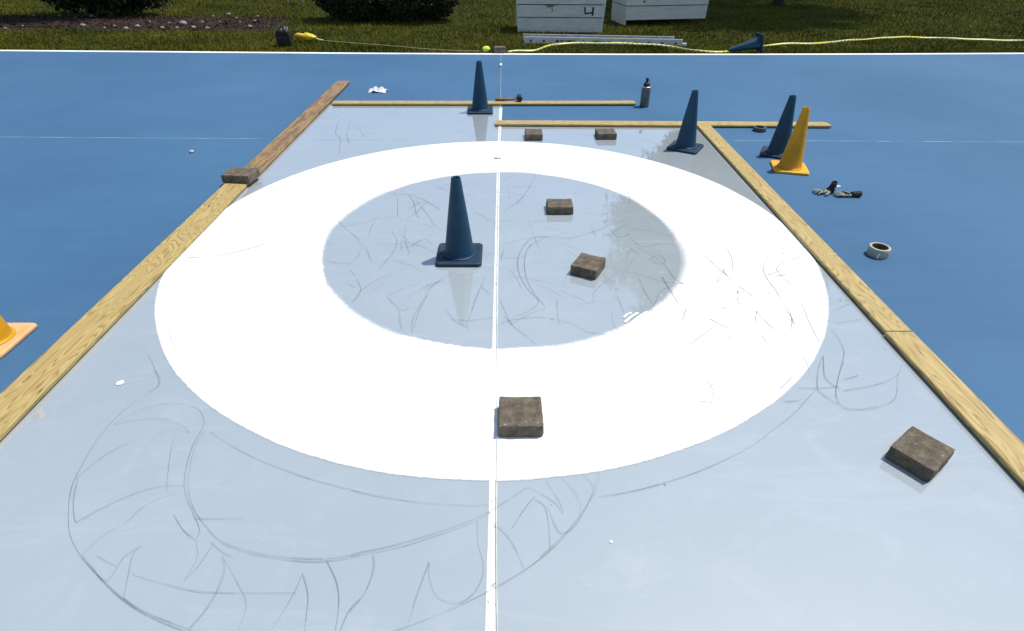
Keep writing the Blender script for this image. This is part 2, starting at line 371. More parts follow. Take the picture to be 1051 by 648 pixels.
for k in range(70):
    if k < 46: a_ = rs_.uniform(0, 6.28); q_ = rs_.uniform(.15, .93); x = 515+178*q_*math.cos(a_); y = 262+84*q_*math.sin(a_)-6
    else: x = rs_.uniform(690, 830); y = rs_.uniform(240, 420)
    th_ = rs_.uniform(0, 6.28); Lk = rs_.uniform(16, 60); cv = rs_.uniform(-.45, .45); pp = []
    for j in range(4):
        pp.append((x, y)); x += Lk/3*math.cos(th_); y += Lk/3*math.sin(th_)*.55; th_ += cv*.5
    S.append((pp, .0042))
b = NB('soft_pencil'); v = b.coord(); e = b.noise(v, 1.8, 4, .6)
b.base(b.ramp(e, [(.3, (.14, .15, .16)), (.7, (.20, .21, .22))])); b.set(Roughness=.8)
b.l(b.ramp(e, [(.32, .15), (.62, .85)]), b.p.inputs['Alpha']); M_pen2 = b.m
bm = bmesh.new(); bmr = bmesh.new()
def on_ring(p): return math.hypot(p.x-CX, p.y-CY) < RO and math.hypot((p.x-CX-ICX)/IK, p.y-CY-ICY) > RI+.03
for L, wd in S:
    pts = smooth_line([Vector((x, y, 0)) for x, y in L], 7)
    W0 = [g(p.x, p.y) for p in pts]; Lr = sum((b_-a_).length for a_, b_ in zip(W0, W0[1:]))
    for rep in range(2):
        sd = random.uniform(0, 99); out = []; J = .010 if rep else .003
        for p in W0: out.append(p+Vector((mnoise.noise(Vector((p.x*3, p.y*3, sd)))*J, mnoise.noise(Vector((p.x*3, p.y*3, sd+7)))*J, 0)))
        if rep: k0 = int(len(out)*random.uniform(0, .4)); k1 = int(len(out)*random.uniform(.6, 1)); out = out[k0:k1+1]
        seg = []; cur = None
        for p in out+[None]:
            k = None if p is None else on_ring(p)
            if k != cur and seg:
                if len(seg) > 1: strip(bmr if cur else bm, seg, wd*((.5 if rep else .62) if not cur else (.5 if rep else .8)), .011+.0006*rep)
                seg = [seg[-1]]
            if p is not None: seg.append(p)
            cur = k
obj('pencil_drawing', bm, M_pen, kind='structure'); obj('pencil_drawing', bmr, M_pen2, kind='structure')

# stray white brush strokes and paint drops
M_drop = plain('white_paint_drop', (.82, .82, .81), .35, .05, 20, .05)
bm = bmesh.new()
for a, c, wd in (((641, 332), (655, 322), .02), ((646, 334), (664, 321), .018), ((640, 327), (648, 322), .016)):
    A, B = g(*a), g(*c); strip(bm, [A, A.lerp(B, .5)+Vector((0, .01, 0)), B], wd, .010)
obj('brush_strokes', bm, M_drop, kind='structure')
def blob(bm, c, r, z, n=14):
    bm.faces.new([bm.verts.new((c.x+r*(1+.18*math.sin(3*i+r*99))*math.cos(2*math.pi*i/n), c.y+r*(1+.15*math.cos(2*i))*math.sin(2*math.pi*i/n), z)) for i in range(n)])
bm = bmesh.new()
for q, r in (((124, 394), .022), ((627, 557), .007), ((515, 163.5), .001)): blob(bm, g(*q), r, .009)
obj('paint_drops', bm, M_drop, kind='structure')

# ================================================================== TIMBER BOARDS
def board(p0, p1, wd, mat, label, th=.038, bow=0.0, group='timber boards framing the painted panel'):
    p0 = Vector(p0); p1 = Vector(p1); d = p1-p0; L = d.length; n = 24
    bm = bmesh.new(); rings = []
    for i in range(n+1):
        x = L*i/n; dy = bow*math.sin(math.pi*i/n); jy = .0012*mnoise.noise(Vector((x*3, L, 1)))
        prof = [(-wd/2+.004, .007), (wd/2-.004, .007), (wd/2, .011), (wd/2, th-.006), (wd/2-.006, th), (-wd/2+.006, th), (-wd/2, th-.006), (-wd/2, .011)]
        rings.append([bm.verts.new((x, y+dy+jy, z)) for y, z in prof])
    for A, B in zip(rings, rings[1:]):
        for i in range(8): bm.faces.new((A[i], A[(i+1) % 8], B[(i+1) % 8], B[i]))
    bm.faces.new(rings[0][::-1]); bm.faces.new(rings[-1])
    o = obj('timber_board', bm, mat, label=label, cat='board', group=group)
    o.location = (p0.x, p0.y, p0.z if len(p0) > 2 else 0); o.rotation_euler = (0, 0, math.atan2(d.y, d.x)); return o
PINE = (.46, .345, .128); PD = (.17, .095, .018)
W = [wood('fresh_pine_%d' % i, PINE, PD, seed=s) for i, s in enumerate((1.3, 5.1, 9.7, 14.2, 21.9))]
WG = wood('weathered_pine', (.36, .22, .09), (.10, .06, .025), grey=(.105, .068, .036), seed=3.3)
Z0 = .0045
board((-2.903, 6.20, Z0), (-2.905, 1.32, Z0), .245, W[0], 'fresh yellow timber board along the left edge, running out of the near corner')
board((-2.900, -3.55, Z0), (-2.905, 1.312, Z0), .245, W[1], 'yellow timber board past the bottom left corner, behind the frame edge') if False else None
board((-2.884, 6.21, Z0), (-2.855, 10.82, Z0), .235, WG, 'weathered brown timber board at the far left with white paint scuffs')
board((2.832, 8.20, Z0), (2.780, 3.245, Z0), .19, W[2], 'yellow timber board on the right edge from the crossing board to the seam')
board((2.778, 3.235, Z0), (2.760, -1.64, Z0), .20, W[3], 'yellow timber board on the right nearest the camera, below the seam')
board((-2.69, 9.375, Z0), (2.085, 9.465, Z0), .165, W[4], 'farthest thin timber board lying crosswise with mallet and blue cone beside it', bow=-.01)
board((-.13, 8.32, Z0), (4.655, 8.295, Z0), .19, W[1], 'timber board lying crosswise past the right corner, in front of the two small pavers')

# ================================================================== PAVERS
b = NB('concrete_paver'); v = b.coord(); n1 = b.noise(v, 14, 6, .7); n2 = b.noise(v, 70, 4, .7); vo = b.n('TexVoronoi'); b.l(v, vo.inputs['Vector']); vo.inputs['Scale'].default_value = 42
col = b.ramp(n1, [(.28, (.060, .050, .034)), (.5, (.135, .112, .080)), (.72, (.20, .172, .128))])
col = b.mix(b.math('MULTIPLY', b.ramp(n2, [(.35, 1.0), (.55, 0.0)]), .5), col, (.045, .036, .028))
col = b.mix(b.math('MULTIPLY', b.ramp(vo.outputs['Distance'], [(.10, 1.0), (.22, 0.0)]), b.ramp(b.noise(v, 9, 3, .6), [(.5, 0.0), (.60, .85)])), col, (.44, .38, .30))
b.base(col); b.set(Roughness=.92); b.p.inputs['Specular IOR Level'].default_value = .2
b.bump(b.math('ADD', n1, b.math('MULTIPLY', n2, .6)), .7, .006); M_pav = b.m
def paver(c, rz, sx, sy, h, label, z=.0125, seed=0):
    bm = bmesh.new(); bmesh.ops.create_cube(bm, size=1)
    bmesh.ops.subdivide_edges(bm, edges=bm.edges[:], cuts=11, use_grid_fill=True)
    for vv in bm.verts:
        p = vv.co.copy(); q = Vector((p.x*sx, p.y*sy, (p.z+.5)*h))
        # softened, tumbled arrises
        ex, ey, ez = abs(p.x)*2, abs(p.y)*2, p.z*2
        near = sorted([(1-ex)*sx, (1-ey)*sy, (1-ez)*h])
        nz = mnoise.noise(q*16+Vector((seed*7, seed, 0)))
        nz2 = mnoise.noise(q*45+Vector((seed, 0, seed*5)))
        k = max(0, 1-(near[0]+near[1])/.035)
        cc = Vector((0, 0, h/2)); q += (cc-q).normalized()*k*(.005+.006*max(0, nz+.2))
        if p.z > -.45: q += Vector((p.x, p.y, .4*max(0, p.z))).normalized()*(nz*.005+nz2*.0025)
        if p.z > .3: q.z += .006*(1-max(ex, ey)**2)
        q.z = max(q.z, 0); vv.co = q
    o = obj('paver', bm, M_pav, smooth=False, label=label, cat='paver', group='concrete pavers left on the court')
    o.location = (c[0], c[1], z); o.rotation_euler = (0, 0, rz); return o
def cen(qs, z):
    s = Vector((0, 0, 0))
    for q in qs: s += g(*q, z)
    return s/len(qs)
paver((.094, 2.40), R(0), .252, .250, .082, 'square brown paver lying on the white ring right beside the centre line', seed=1)
paver((2.243, 2.112), R(36), .262, .225, .088, 'dark brown paver at the right bottom corner, turned diagonally on grey paint', seed=2, z=.0045)
c4 = cen([(595, 260), (623, 266), (613, 283), (585, 272)], .075)
paver(c4, R(-27), .225, .255, .085, 'turned paver on the grey disc, the nearer of the two right of the centre line', seed=3, z=.0045)
c3 = cen([(561, 205.5), (587, 205), (589, 214), (561, 214.5)], .07)
paver(c3, R(0), .26, .22, .08, 'squared-up paver on the grey disc, the farther of the two right of the centre line', seed=4, z=.0045)
paver((.396, 7.72), R(0), .235, .25, .085, 'small looking far paver in front of the crosswise board, nearer the centre line', seed=5, z=.0045)
paver((1.372, 7.77), R(2), .26, .25, .08, 'far paver in front of the crosswise board, the right one of that pair', seed=6, z=.0045)
paver((-.093, 13.80), R(1), .26, .20, .12, 'dark block at the lawn edge that pins down the end of the string', z=0.004, seed=7)
c7 = cen([(231, 178), (257, 178), (250, 172), (236, 172)], .12)
paver((-2.885, 6.10), R(-6), .315, .26, .085, 'grey brown paver resting across the joint of the two left boards', z=.044, seed=8)

# ================================================================== CONES
def rubber(name, col, rough, wear, wcol):
    b = NB(name); v = b.coord(); n1 = b.noise(v, 5, 5, .65); n2 = b.noise(b.coord((1, 1, .35)), 26, 5, .7)
    c = b.ramp(n1, [(.3, tuple(x*.8 for x in col)), (.7, tuple(x*1.18 for x in col))])
    c = b.mix(b.math('MULTIPLY', b.ramp(n2, [(.56, 0.0), (.74, 1.0)]), wear), c, wcol)
    b.base(c); b.set(Roughness=rough); b.p.inputs['Specular IOR Level'].default_value = .3; b.bump(n2, .12, .002); return b.m
M_cb = rubber('blue_rubber', (.004, .042, .082), .5, .18, (.03, .07, .11))
M_cbb = rubber('blue_rubber_base', (.012, .030, .055), .6, .5, (.08, .11, .14))
M_cy = rubber('yellow_rubber', (.56, .27, .006), .45, .35, (.40, .24, .03))
M_cyb = rubber('yellow_rubber_base', (.66, .34, .025), .55, .3, (.60, .42, .16))
M_cyw = rubber('faded_orange_base', (.62, .36, .16), .6, .6, (.66, .46, .30))
M_blk = plain('black_rubber', (.012, .012, .014), .6, .3, 20, .1)
def cone_meshes():
    A = bmesh.new()
    prof = [(.142, .030), (.140, .037), (.131, .041), (.127, .052), (.125, .06), (.083, .38), (.040, .695), (.0385, .705), (.034, .711), (.027, .705), (.027, .66), (.07, .36), (.11, .034)]
    lathe(A, prof, 48)
    B = bmesh.new(); hs = .195; rc = .035; n = 6
    def outline(s, z, rr):
        out = []
        for k, (sx, sy) in enumerate(((1, 1), (-1, 1), (-1, -1), (1, -1))):
            for i in range(n+1):
                a = math.pi/2*(k+i/n); out.append((sx*(s-rr)+rr*math.cos(a), sy*(s-rr)+rr*math.sin(a), z))
        return [B.verts.new(p) for p in out]
    rs = [outline(hs-.004, 0.0, rc), outline(hs, .004, rc), outline(hs, .021, rc), outline(hs-.005, .029, rc), outline(hs-.020, .031, rc), outline(hs-.030, .028, rc-.01)]
    for P, Q in zip(rs, rs[1:]):
        for i in range(len(P)): B.faces.new((P[i], P[(i+1) % len(P)], Q[(i+1) % len(P)], Q[i]))
    m = len(rs[-1]); ring = [B.verts.new((.118*math.cos(math.pi/4*0+2*math.pi*(i+.0)/m), .118*math.sin(2*math.pi*i/m), .028)) for i in range(m)]
    L = rs[-1]
    # angularly matched bridge from the square lip to the round neck
    for i in range(m):
        a = math.atan2(L[i].co.y, L[i].co.x); ring[i].co = (.118*math.cos(a), .118*math.sin(a), .028)
    for i in range(m): B.faces.new((L[i], L[(i+1) % m], ring[(i+1) % m], ring[i]))
    return A, B
def cone(loc, rz, mats, label, group=None, rot=None, name='traffic_cone'):
    t = root(name, loc, rz, label, 'traffic cone', group)
    if rot: t.rotation_euler = rot
    A, B = cone_meshes(); a = obj('cone_body', A, mats[0], t, smooth=True); c = obj('cone_base', B, mats[1], t, smooth=True)
    for o in (a, c):
        md = o.modifiers.new('e', 'EDGE_SPLIT'); md.split_angle = R(50)
    return t
GB = 'blue traffic cones'; GY = 'yellow traffic cones'
c0 = cone((-.385, 4.405, .005), R(0), (M_cb, M_cbb), 'dark blue traffic cone standing alone on the grey disc left of the centre line', GB)
def cb(loc, rz, label, rot=None):
    t = copy_tree(c0); t.location = loc; t.rotation_euler = rot or (0, 0, rz); t['label'] = label; return t
cb((-.365, 9.03, .005), R(1), 'farthest standing blue cone, in front of the long thin crosswise board')
cb((2.335, 7.31, .005), R(-31), 'blue cone standing on the grey corner left of the right-hand board')
cb((3.45, 7.10, .001), R(-27), 'blue cone partly hidden behind the standing yellow cone')
# lying cone: tip to the left, base plate upright
ax = (g(749, 53.5)+Vector((0, 0, .045))); bs = Vector((5.76, 14.07, .20)); dv = (ax-bs).normalized()
q = dv.to_track_quat('Z', 'Y')
cb(bs, 0, 'blue cone lying on its side at the lawn edge beside the yellow tape', rot=q.to_euler())
M_y = cone((3.385, 6.575, .001), R(-14), (M_cy, M_cyb), 'yellow traffic cone standing on the blue court in front of a blue cone', GY)
cone((-3.50, 3.18, .001), R(0), (M_cy, M_cyw), 'yellow cone with faded pale orange base cut off by the left picture edge', GY)

# ================================================================== SMALL THINGS ON THE COURT
# bottle
t = root('water_bottle', (2.215, 9.345, .001), R(20), 'tall dull steel bottle with black spout lid at the end of the far board', 'bottle')
M_steel = plain('brushed_steel', (.12, .135, .14), .42, .15, 10, .05, .55)
bm = bmesh.new(); lathe(bm, [(.0, 0), (.062, 0), (.069, .006), (.070, .02), (.070, .265), (.066, .285), (.056, .30), (.052, .305), (.052, .31), (0, .31)], 32); obj('bottle_body', bm, M_steel, t, smooth=True)
M_rim = plain('bright_steel', (.75, .76, .76), .3, .05, 10, 0, .8)
bm = bmesh.new(); lathe(bm, [(.053, .296), (.066, .292), (.0665, .300), (.053, .309)], 32, close=True); obj('rim', bm, M_rim, t, smooth=True)
bm = bmesh.new(); lathe(bm, [(.0, .311), (.050, .311), (.051, .345), (.040, .358), (.0, .36)], 28)
lid = obj('lid', bm, M_blk, t, smooth=True)
bm = bmesh.new(); lathe(bm, [(.021, .355), (.019, .40), (.023, .404), (.020, .43), (.0, .432)], 18, cx=-.005); tube(bm, [(.036, 0, .35), (.038, 0, .385), (.022, 0, .405)], .006); obj('spout', bm, M_blk, lid, smooth=True)

# tape rolls
def roll(loc, ro_, ri_, h, mo, mi, label, name, cat='tape roll'):
    t = root(name, loc, R(30), label, cat)
    bm = bmesh.new(); lathe(bm, [(ri_+.004, .001), (ro_-.002, .001), (ro_, .004), (ro_, h-.004), (ro_-.002, h-.001), (ri_+.004, h-.001)], 48, close=True); obj('tape_winding', bm, mo, t, smooth=True, bevel=0).modifiers.new('e', 'EDGE_SPLIT').split_angle = R(40)
    bm = bmesh.new(); lathe(bm, [(ri_-.002, 0), (ri_+.0035, 0), (ri_+.0035, h), (ri_-.002, h)], 48, close=True); obj('cardboard_core', bm, mi, t, smooth=True).modifiers.new('e', 'EDGE_SPLIT').split_angle = R(40)
    return t
M_mask = plain('masking_tape', (.36, .355, .28), .6, .1, 18, .05); M_card = plain('cardboard_core', (.16, .11, .06), .85, .2, 20, .1)
M_duct = plain('dark_tape', (.07, .075, .08), .45, .2, 18, .05)
t = roll((3.285, 4.44, .001), .086, .064, .082, M_mask, M_card, 'pale masking tape roll lying on the blue court, loose end sticking down', 'tape_roll')
M_pale = plain('tape_end', (.70, .68, .60), .5, .05, 20, .05)
bm = bmesh.new()
for s in (0,):
    a = R(-155); 
    pts = [Vector((.0875*math.cos(a+k*.10), .0875*math.sin(a+k*.10), 0)) for k in range(3)]
    for i in range(2):
        p, q2 = pts[i], pts[i+1]
        bm.faces.new([bm.verts.new(x) for x in ((p.x, p.y, .004), (q2.x, q2.y, .004), (q2.x+.004, q2.y-.002, .078), (p.x+.004, p.y-.002, .078))])
obj('tape_end', bm, M_pale, t)
roll((3.585, 8.085, .001), .088, .060, .055, M_duct, M_duct, 'dark grey tape roll lying against the crosswise board', 'tape_roll')

# mallet on the far board
t = root('rubber_mallet', (.03, 9.485, Z0+.038), R(1), 'rubber mallet with brown wooden handle lying on the farthest board', 'mallet')
M_hand = plain('mallet_handle_wood', (.22, .10, .03), .5, .25, 12, .1)
bm = bmesh.new(); tube(bm, [(-.17, 0, .020), (-.10, 0, .020), (.0, 0, .026), (.16, 0, .034)], [.018, .023, .019, .015], 12); obj('handle', bm, M_hand, t, smooth=True)
bm = bmesh.new(); tube(bm, [(.215, -.075, .046), (.215, -.068, .046), (.215, .068, .046), (.215, .075, .046)], [.038, .045, .045, .038], 24); tube(bm, [(.165, 0, .04), (.19, 0, .045)], [.018, .022], 12)
obj('mallet_head', bm, M_blk, t, smooth=True).modifiers.new('e', 'EDGE_SPLIT').split_angle = R(40)

# crumpled white rag
def crumple(name, loc, sx, sy, h, mat, seed, label, cat, parent=None, fr=6, rz=0):
    bm = bmesh.new(); bmesh.ops.create_grid(bm, x_segments=46, y_segments=30, size=1)
    for vv in bm.verts:
        x, y = vv.co.x, vv.co.y; r = math.hypot(x, y); an = math.atan2(y, x)
        rad = 1+.25*mnoise.noise(Vector((math.cos(an)*1.6, math.sin(an)*1.6, seed)))
        k = max(0, 1-r**2.2/1.6)
        f = abs(mnoise.noise(Vector((x*fr*.45, y*fr*.45, seed+5))))*1.4+abs(mnoise.noise(Vector((x*fr, y*fr, seed))))*.6
        vv.co = (x*sx/2*rad+.012*mnoise.noise(Vector((x*4, y*4, seed+9))), y*sy/2*rad, .004+h*k*(.25+.85*f))
    o = obj(name, bm, mat, parent, smooth=True, sub=1)
    if label: o['label'] = label; o['category'] = cat
    md = o.modifiers.new('s', 'SOLIDIFY'); md.thickness = .002
    o.location = loc; o.rotation_euler = (0, 0, rz); return o
M_cloth = plain('white_cotton', (.64, .63, .62), .9, .08, 30, .3)
rp = g(388, 94); crumple('rag', (rp.x, rp.y, .001), .31, .20, .085, M_cloth, 3.1, 'crumpled white rag on the blue court beyond the left end of the far board', 'rag', rz=R(-3), fr=3.6)

# work gloves
M_gg = plain('grey_knit_glove', (.20, .21, .20), .85, .25, 40, .3); M_gb = plain('black_glove_cuff', (.015, .016, .017), .8, .3, 40, .3); M_green = plain('green_grip_print', (.02, .16, .08), .6, .3, 30, .1)
def glove(loc, rz, label, mirror=1, cuff_up=False):
    t = root('work_glove', loc, rz, label, 'glove', 'pair of work gloves')
    V = [(0, 0, .018), (.05, 0, .022), (.095, .0, .020)]; E = [(0, 1), (1, 2)]; rad = [(.036, .018), (.046, .020), (.044, .017)]
    fg = [(-.034, .075, .013), (-.012, .085, .015), (.012, .082, .015), (.034, .065, .013)]
    for j, (y, L, r_) in enumerate(fg):
        b0 = len(V); y *= mirror; cz = .018+.006*((j*37) % 3)
        V += [(.105, y, .020), (.105+L*.5, y*1.25, cz+.010), (.105+L, y*1.35+.004*j, .013)]; E += [(2, b0), (b0, b0+1), (b0+1, b0+2)]; rad += [(r_, r_*.9), (r_*.92, r_*.85), (r_*.75, r_*.7)]
    b0 = len(V); V += [(.045, .048*mirror, .020), (.085, .080*mirror, .018), (.115, .088*mirror, .014)]; E += [(1, b0), (b0, b0+1), (b0+1, b0+2)]; rad += [(.018, .015), (.014, .013), (.011, .011)]
    me = bpy.data.meshes.new('glove_hand'); me.from_pydata(V, E, []); me.materials.append(M_gg)
    o = bpy.data.objects.new('glove_hand', me); link(o, t)
    sk = o.modifiers.new('skin', 'SKIN')
    for i, r_ in enumerate(rad): me.skin_vertices[0].data[i].radius = r_
    me.skin_vertices[0].data[0].use_root = True
    o.modifiers.new('sub', 'SUBSURF').render_levels = 2; o.modifiers['sub'].levels = 2
    bm = bmesh.new()
    if cuff_up: tube(bm, [(.015, 0, .020), (-.01, 0, .035), (-.022, .005, .075), (-.018, .01, .125)], [.034, .037, .034, .026], 14, cap=False)
    else: tube(bm, [(.012, 0, .020), (-.02, 0, .026), (-.065, 0, .034), (-.085, 0, .034)], [.032, .033, .033, .032], 14, cap=False)
    c = obj('glove_cuff', bm, M_gb, t, smooth=True); c.modifiers.new('s', 'SOLIDIFY').thickness = .004
    bm = bmesh.new(); tube(bm, [(.04, -.03*mirror, .042), (.07, .0, .044), (.095, .026*mirror, .041)], .006, 8); tube(bm, [(.07, -.032*mirror, .041), (.088, -.012, .043)], .005, 8)
    obj('grip_print', bm, M_green if cuff_up else M_gb, t, smooth=True)
    return t
p = g(851, 198); glove((p.x, p.y, .001), R(188), 'grey work glove with green print and black cuff standing up, left of its pair', 1, True)
p = g(874, 202); glove((p.x, p.y, .001), R(173), 'grey work glove with its black cuff to the right, right of its pair', -1, False)
bm = bmesh.new(); tube(bm, [(-.05, 0, .012), (.0, .004, .020), (.06, -.004, .012)], [.008, .012, .009], 10)
o = obj('paint_marker', bm, plain('white_plastic', (.78, .74, .76), .4, .05, 10, 0), smooth=True, label='small white plastic marker between the two work gloves', cat='marker'); p = g(858, 199); o.location = (p.x, p.y+.02, .052); o.rotation_euler = (0, 0, R(40))

# tiny bits
bm = bmesh.new(); bmesh.ops.create_icosphere(bm, subdivisions=2, radius=.03)
for vv in bm.verts: vv.co = Vector((vv.co.x, vv.co.y*.8, vv.co.z*.6+.018))*(1+.25*mnoise.noise(vv.co*40))
p = g(197, 157); o = obj('pebble', bm, plain('pale_pebble', (.45, .44, .42), .8, .4, 30, .3), smooth=True, label='small pale pebble alone on the blue court at the left', cat='pebble'); o.location = (p.x, p.y, 0)
p = g(511, 163.5); bm = bmesh.new(); box(bm, -.045, .0, -.012, .012, 0, .004); box(bm, .006, .035, -.010, .010, 0, .004)
o = obj('metal_clip', bm, plain('dark_metal', (.08, .08, .09), .5, .2, 20, .1), label='tiny dark clip on the far side of the white ring at the centre line', cat='clip', bevel=.001); o.location = (p.x, p.y, .0125)

# guide string along the centre, with its white tag
t = root('guide_string', (0, 0, 0), 0, 'thin pale string stretched down the centre line to the block at the lawn', 'string')
b = NB('pale_string'); b.base(b.ramp(b.noise(b.coord(), 12, 3, .6), [(.35, (.56, .57, .46)), (.65, (.72, .73, .66))])); b.set(Roughness=.8); M_str = b.m
px = [(510.5, 720), (510.2, 648), (509.5, 560), (509.8, 480), (510.5, 400), (510.3, 300), (511.8, 178), (513.6, 112), (514, 80), (514.2, 57)]
pts = [g(*q)+Vector((0, 0, .0155)) for q in px]
bm = bmesh.new(); tube(bm, smooth_line(pts, 6), .0022, 6); obj('cord', bm, M_str, t, smooth=True)
p = g(514.2, 68); bm = bmesh.new(); box(bm, p.x-.02, p.x+.02, p.y-.09, p.y+.09, .012, .035); obj('tag', bm, M_drop, t, bevel=.004)
bm = bmesh.new(); P_ = [g(503, 55.3), g(498, 55.3)]
# ================================================================== LAWN THINGS
# grass blades (uncountable)
b = NB('grass_blades'); v = b.coord(); n1 = b.noise(v, .5, 4, .6); n2 = b.noise(v, 14, 3, .7)
col = b.ramp(n1, [(.34, (.042, .055, .006)), (.50, (.100, .106, .010)), (.70, (.190, .175, .018))])
col = b.mix(b.ramp(n2, [(.45, 0.0), (.75, .8)]), col, (.165, .155, .02))
b.base(col); b.set(Roughness=.85); b.p.inputs['Specular IOR Level'].default_value = .06; M_gr = b.m
NBL = 260000
X = rng.uniform(-21, 23, NBL); u = rng.random(NBL); Y = 13.9+13.5*u**1.35
ey = np.interp(X, [p.x for p in far], [p.y for p in far])+.10
Y = np.maximum(Y, ey+rng.uniform(0, .25, NBL)*(Y < ey+.12))
ej = rng.normal(0, .09, NBL)
keep = (Y > ey) & ~((X > -15.3) & (X < -6.45+ej*2) & (Y > 16.92+ej+.15*np.sin(X*2)+.08*np.sin(X*5.3)) & (Y < 18.85+ej+.2*np.sin(X*1.3)+.08*np.sin(X*4.1)))
keep &= np.abs(X) < Y*1.0+3
X, Y = X[keep], Y[keep]; n = len(X)
L = rng.uniform(.03, .075, n)*(1+.25*np.sin(X*1.7+Y)*np.cos(Y*1.3)); a = rng.uniform(0, 2*math.pi, n); lean = rng.uniform(.1, .8, n); wd = rng.uniform(.006, .013, n)
la = rng.uniform(0, 2*math.pi, n)
co_ = np.zeros((n, 3, 3)); co_[:, 0] = np.stack([X-wd*np.cos(a), Y-wd*np.sin(a), np.full(n, -.03)], 1); co_[:, 1] = np.stack([X+wd*np.cos(a), Y+wd*np.sin(a), np.full(n, -.03)], 1)
co_[:, 2] = np.stack([X+L*lean*np.cos(la), Y+L*lean*np.sin(la), -.03+L], 1)
me = bpy.data.meshes.new('grass'); me.vertices.add(3*n); me.loops.add(3*n); me.polygons.add(n)
me.vertices.foreach_set('co', co_.ravel()); me.loops.foreach_set('vertex_index', np.arange(3*n)); me.polygons.foreach_set('loop_start', np.arange(n)*3); me.polygons.foreach_set('loop_total', np.full(n, 3))
me.update(); me.validate(); me.materials.append(M_gr)
o = bpy.data.objects.new('grass', me); link(o, label='short mown green grass beyond the court edge', cat='grass', kind='stuff')

# mulch bed
b = NB('mulch'); v = b.coord(); n1 = b.noise(v, 6, 6, .75); n2 = b.noise(v, 35, 4, .7)
b.base(b.mix(b.math('MULTIPLY', n2, .5), b.ramp(n1, [(.3, (.006, .004, .003)), (.7, (.036, .018, .010))]), (.05, .03, .02))); b.set(Roughness=.95); b.bump(b.math('ADD', n1, n2), 1, .05)
bm = bmesh.new(); nx, ny = 90, 26; G_ = {}
for i in range(nx+1):
    for j in range(ny+1):
        x = -15.6+9.5*i/nx; e0 = 16.75+.15*math.sin(x*2); e1 = 19.0+.2*math.sin(x*1.3); y = e0+(e1-e0)*j/ny
        k = min(1, 4*min(i/nx, 1-i/nx, j/ny, 1-j/ny)); G_[i, j] = bm.verts.new((x, y, -.025+k*.05+k*.05*mnoise.noise(Vector((x*6, y*6, 0)))))
for i in range(nx):
    for j in range(ny): bm.faces.new((G_[i, j], G_[i+1, j], G_[i+1, j+1], G_[i, j+1]))
obj('mulch_bed', bm, b.m, kind='structure')
# wood chips and fallen leaves in the bed
def leaf_cloud(name, P, size, mat, parent, flat=.0, **kw):
    n = len(P); d = rng.normal(size=(n, 3)); d[:, 2] *= (1-flat)
    d /= np.linalg.norm(d, axis=1)[:, None]; r2 = rng.normal(size=(n, 3)); e = np.cross(d, r2); e /= np.linalg.norm(e, axis=1)[:, None]
    s = size*rng.uniform(.6, 1.4, n)[:, None]
    q = np.stack([P-d*s, P+e*s*.42, P+d*s, P-e*s*.42], 1)
    me = bpy.data.meshes.new(name); me.vertices.add(4*n); me.loops.add(4*n); me.polygons.add(n)
    me.vertices.foreach_set('co', q.ravel()); me.loops.foreach_set('vertex_index', np.arange(4*n)); me.polygons.foreach_set('loop_start', np.arange(n)*4); me.polygons.foreach_set('loop_total', np.full(n, 4))
    me.update(); me.validate(); me.materials.append(mat); o = bpy.data.objects.new(name, me); return link(o, parent, **kw)
M_chip = plain('wood_chips', (.044, .020, .009), .9, .8, 3, 0)
P = np.stack([rng.uniform(-15.4, -6.3, 9000), rng.uniform(16.8, 19.0, 9000), rng.uniform(.01, .05, 9000)], 1)
leaf_cloud('wood_chips', P, .03, M_chip, None, .7, label='brown wood chips and dead leaves covering the planting bed', cat='mulch', kind='stuff')
# pale stones
M_st = plain('pale_stone', (.26, .22, .18), .85, .35, 12, .3)
bm = bmesh.new(); bmesh.ops.create_icosphere(bm, subdivisions=2, radius=1)
for vv in bm.verts: vv.co = Vector((vv.co.x, vv.co.y*.85, vv.co.z*.65))*(1+.3*mnoise.noise(vv.co*1.5))
s0 = obj('stone', bm, M_st, smooth=True, label='pale rounded stone among others scattered in the mulch bed', cat='stone', group='pale stones in the mulch bed')
sp = [(189, 26.5, .13), (167, 30, .07), (182, 30, .06), (199, 30, .08), (213, 30.5, .07), (130, 31, .08), (142, 29, .09), (95, 18, .08), (137, 14, .10), (35, 17, .05), (62, 17.5, .05), (6, 30.5, .05), (235, 16, .07), (243, 20, .06), (257, 29, .08), (226, 24, .05),
      (265, 18, .05), (208, 24, .05), (174, 25, .05), (86, 28, .09), (118, 28, .05), (24, 28, .05), (262, 23, .06), (154, 24, .05), (247, 24, .05), (219, 18, .05), (150, 9, .06), (78, 19, .04), (46, 24, .04), (108, 30, .05)]
for i, (x, y, r_) in enumerate(sp):
    p = g(x, y); o = s0 if i == 0 else s0.copy()
    if i: C.objects.link(o)
    o.location = (p.x, p.y, .01+r_*.35); o.scale = (r_*.8, r_*.8, r_*.8); o.rotation_euler = (0, 0, i*1.3)

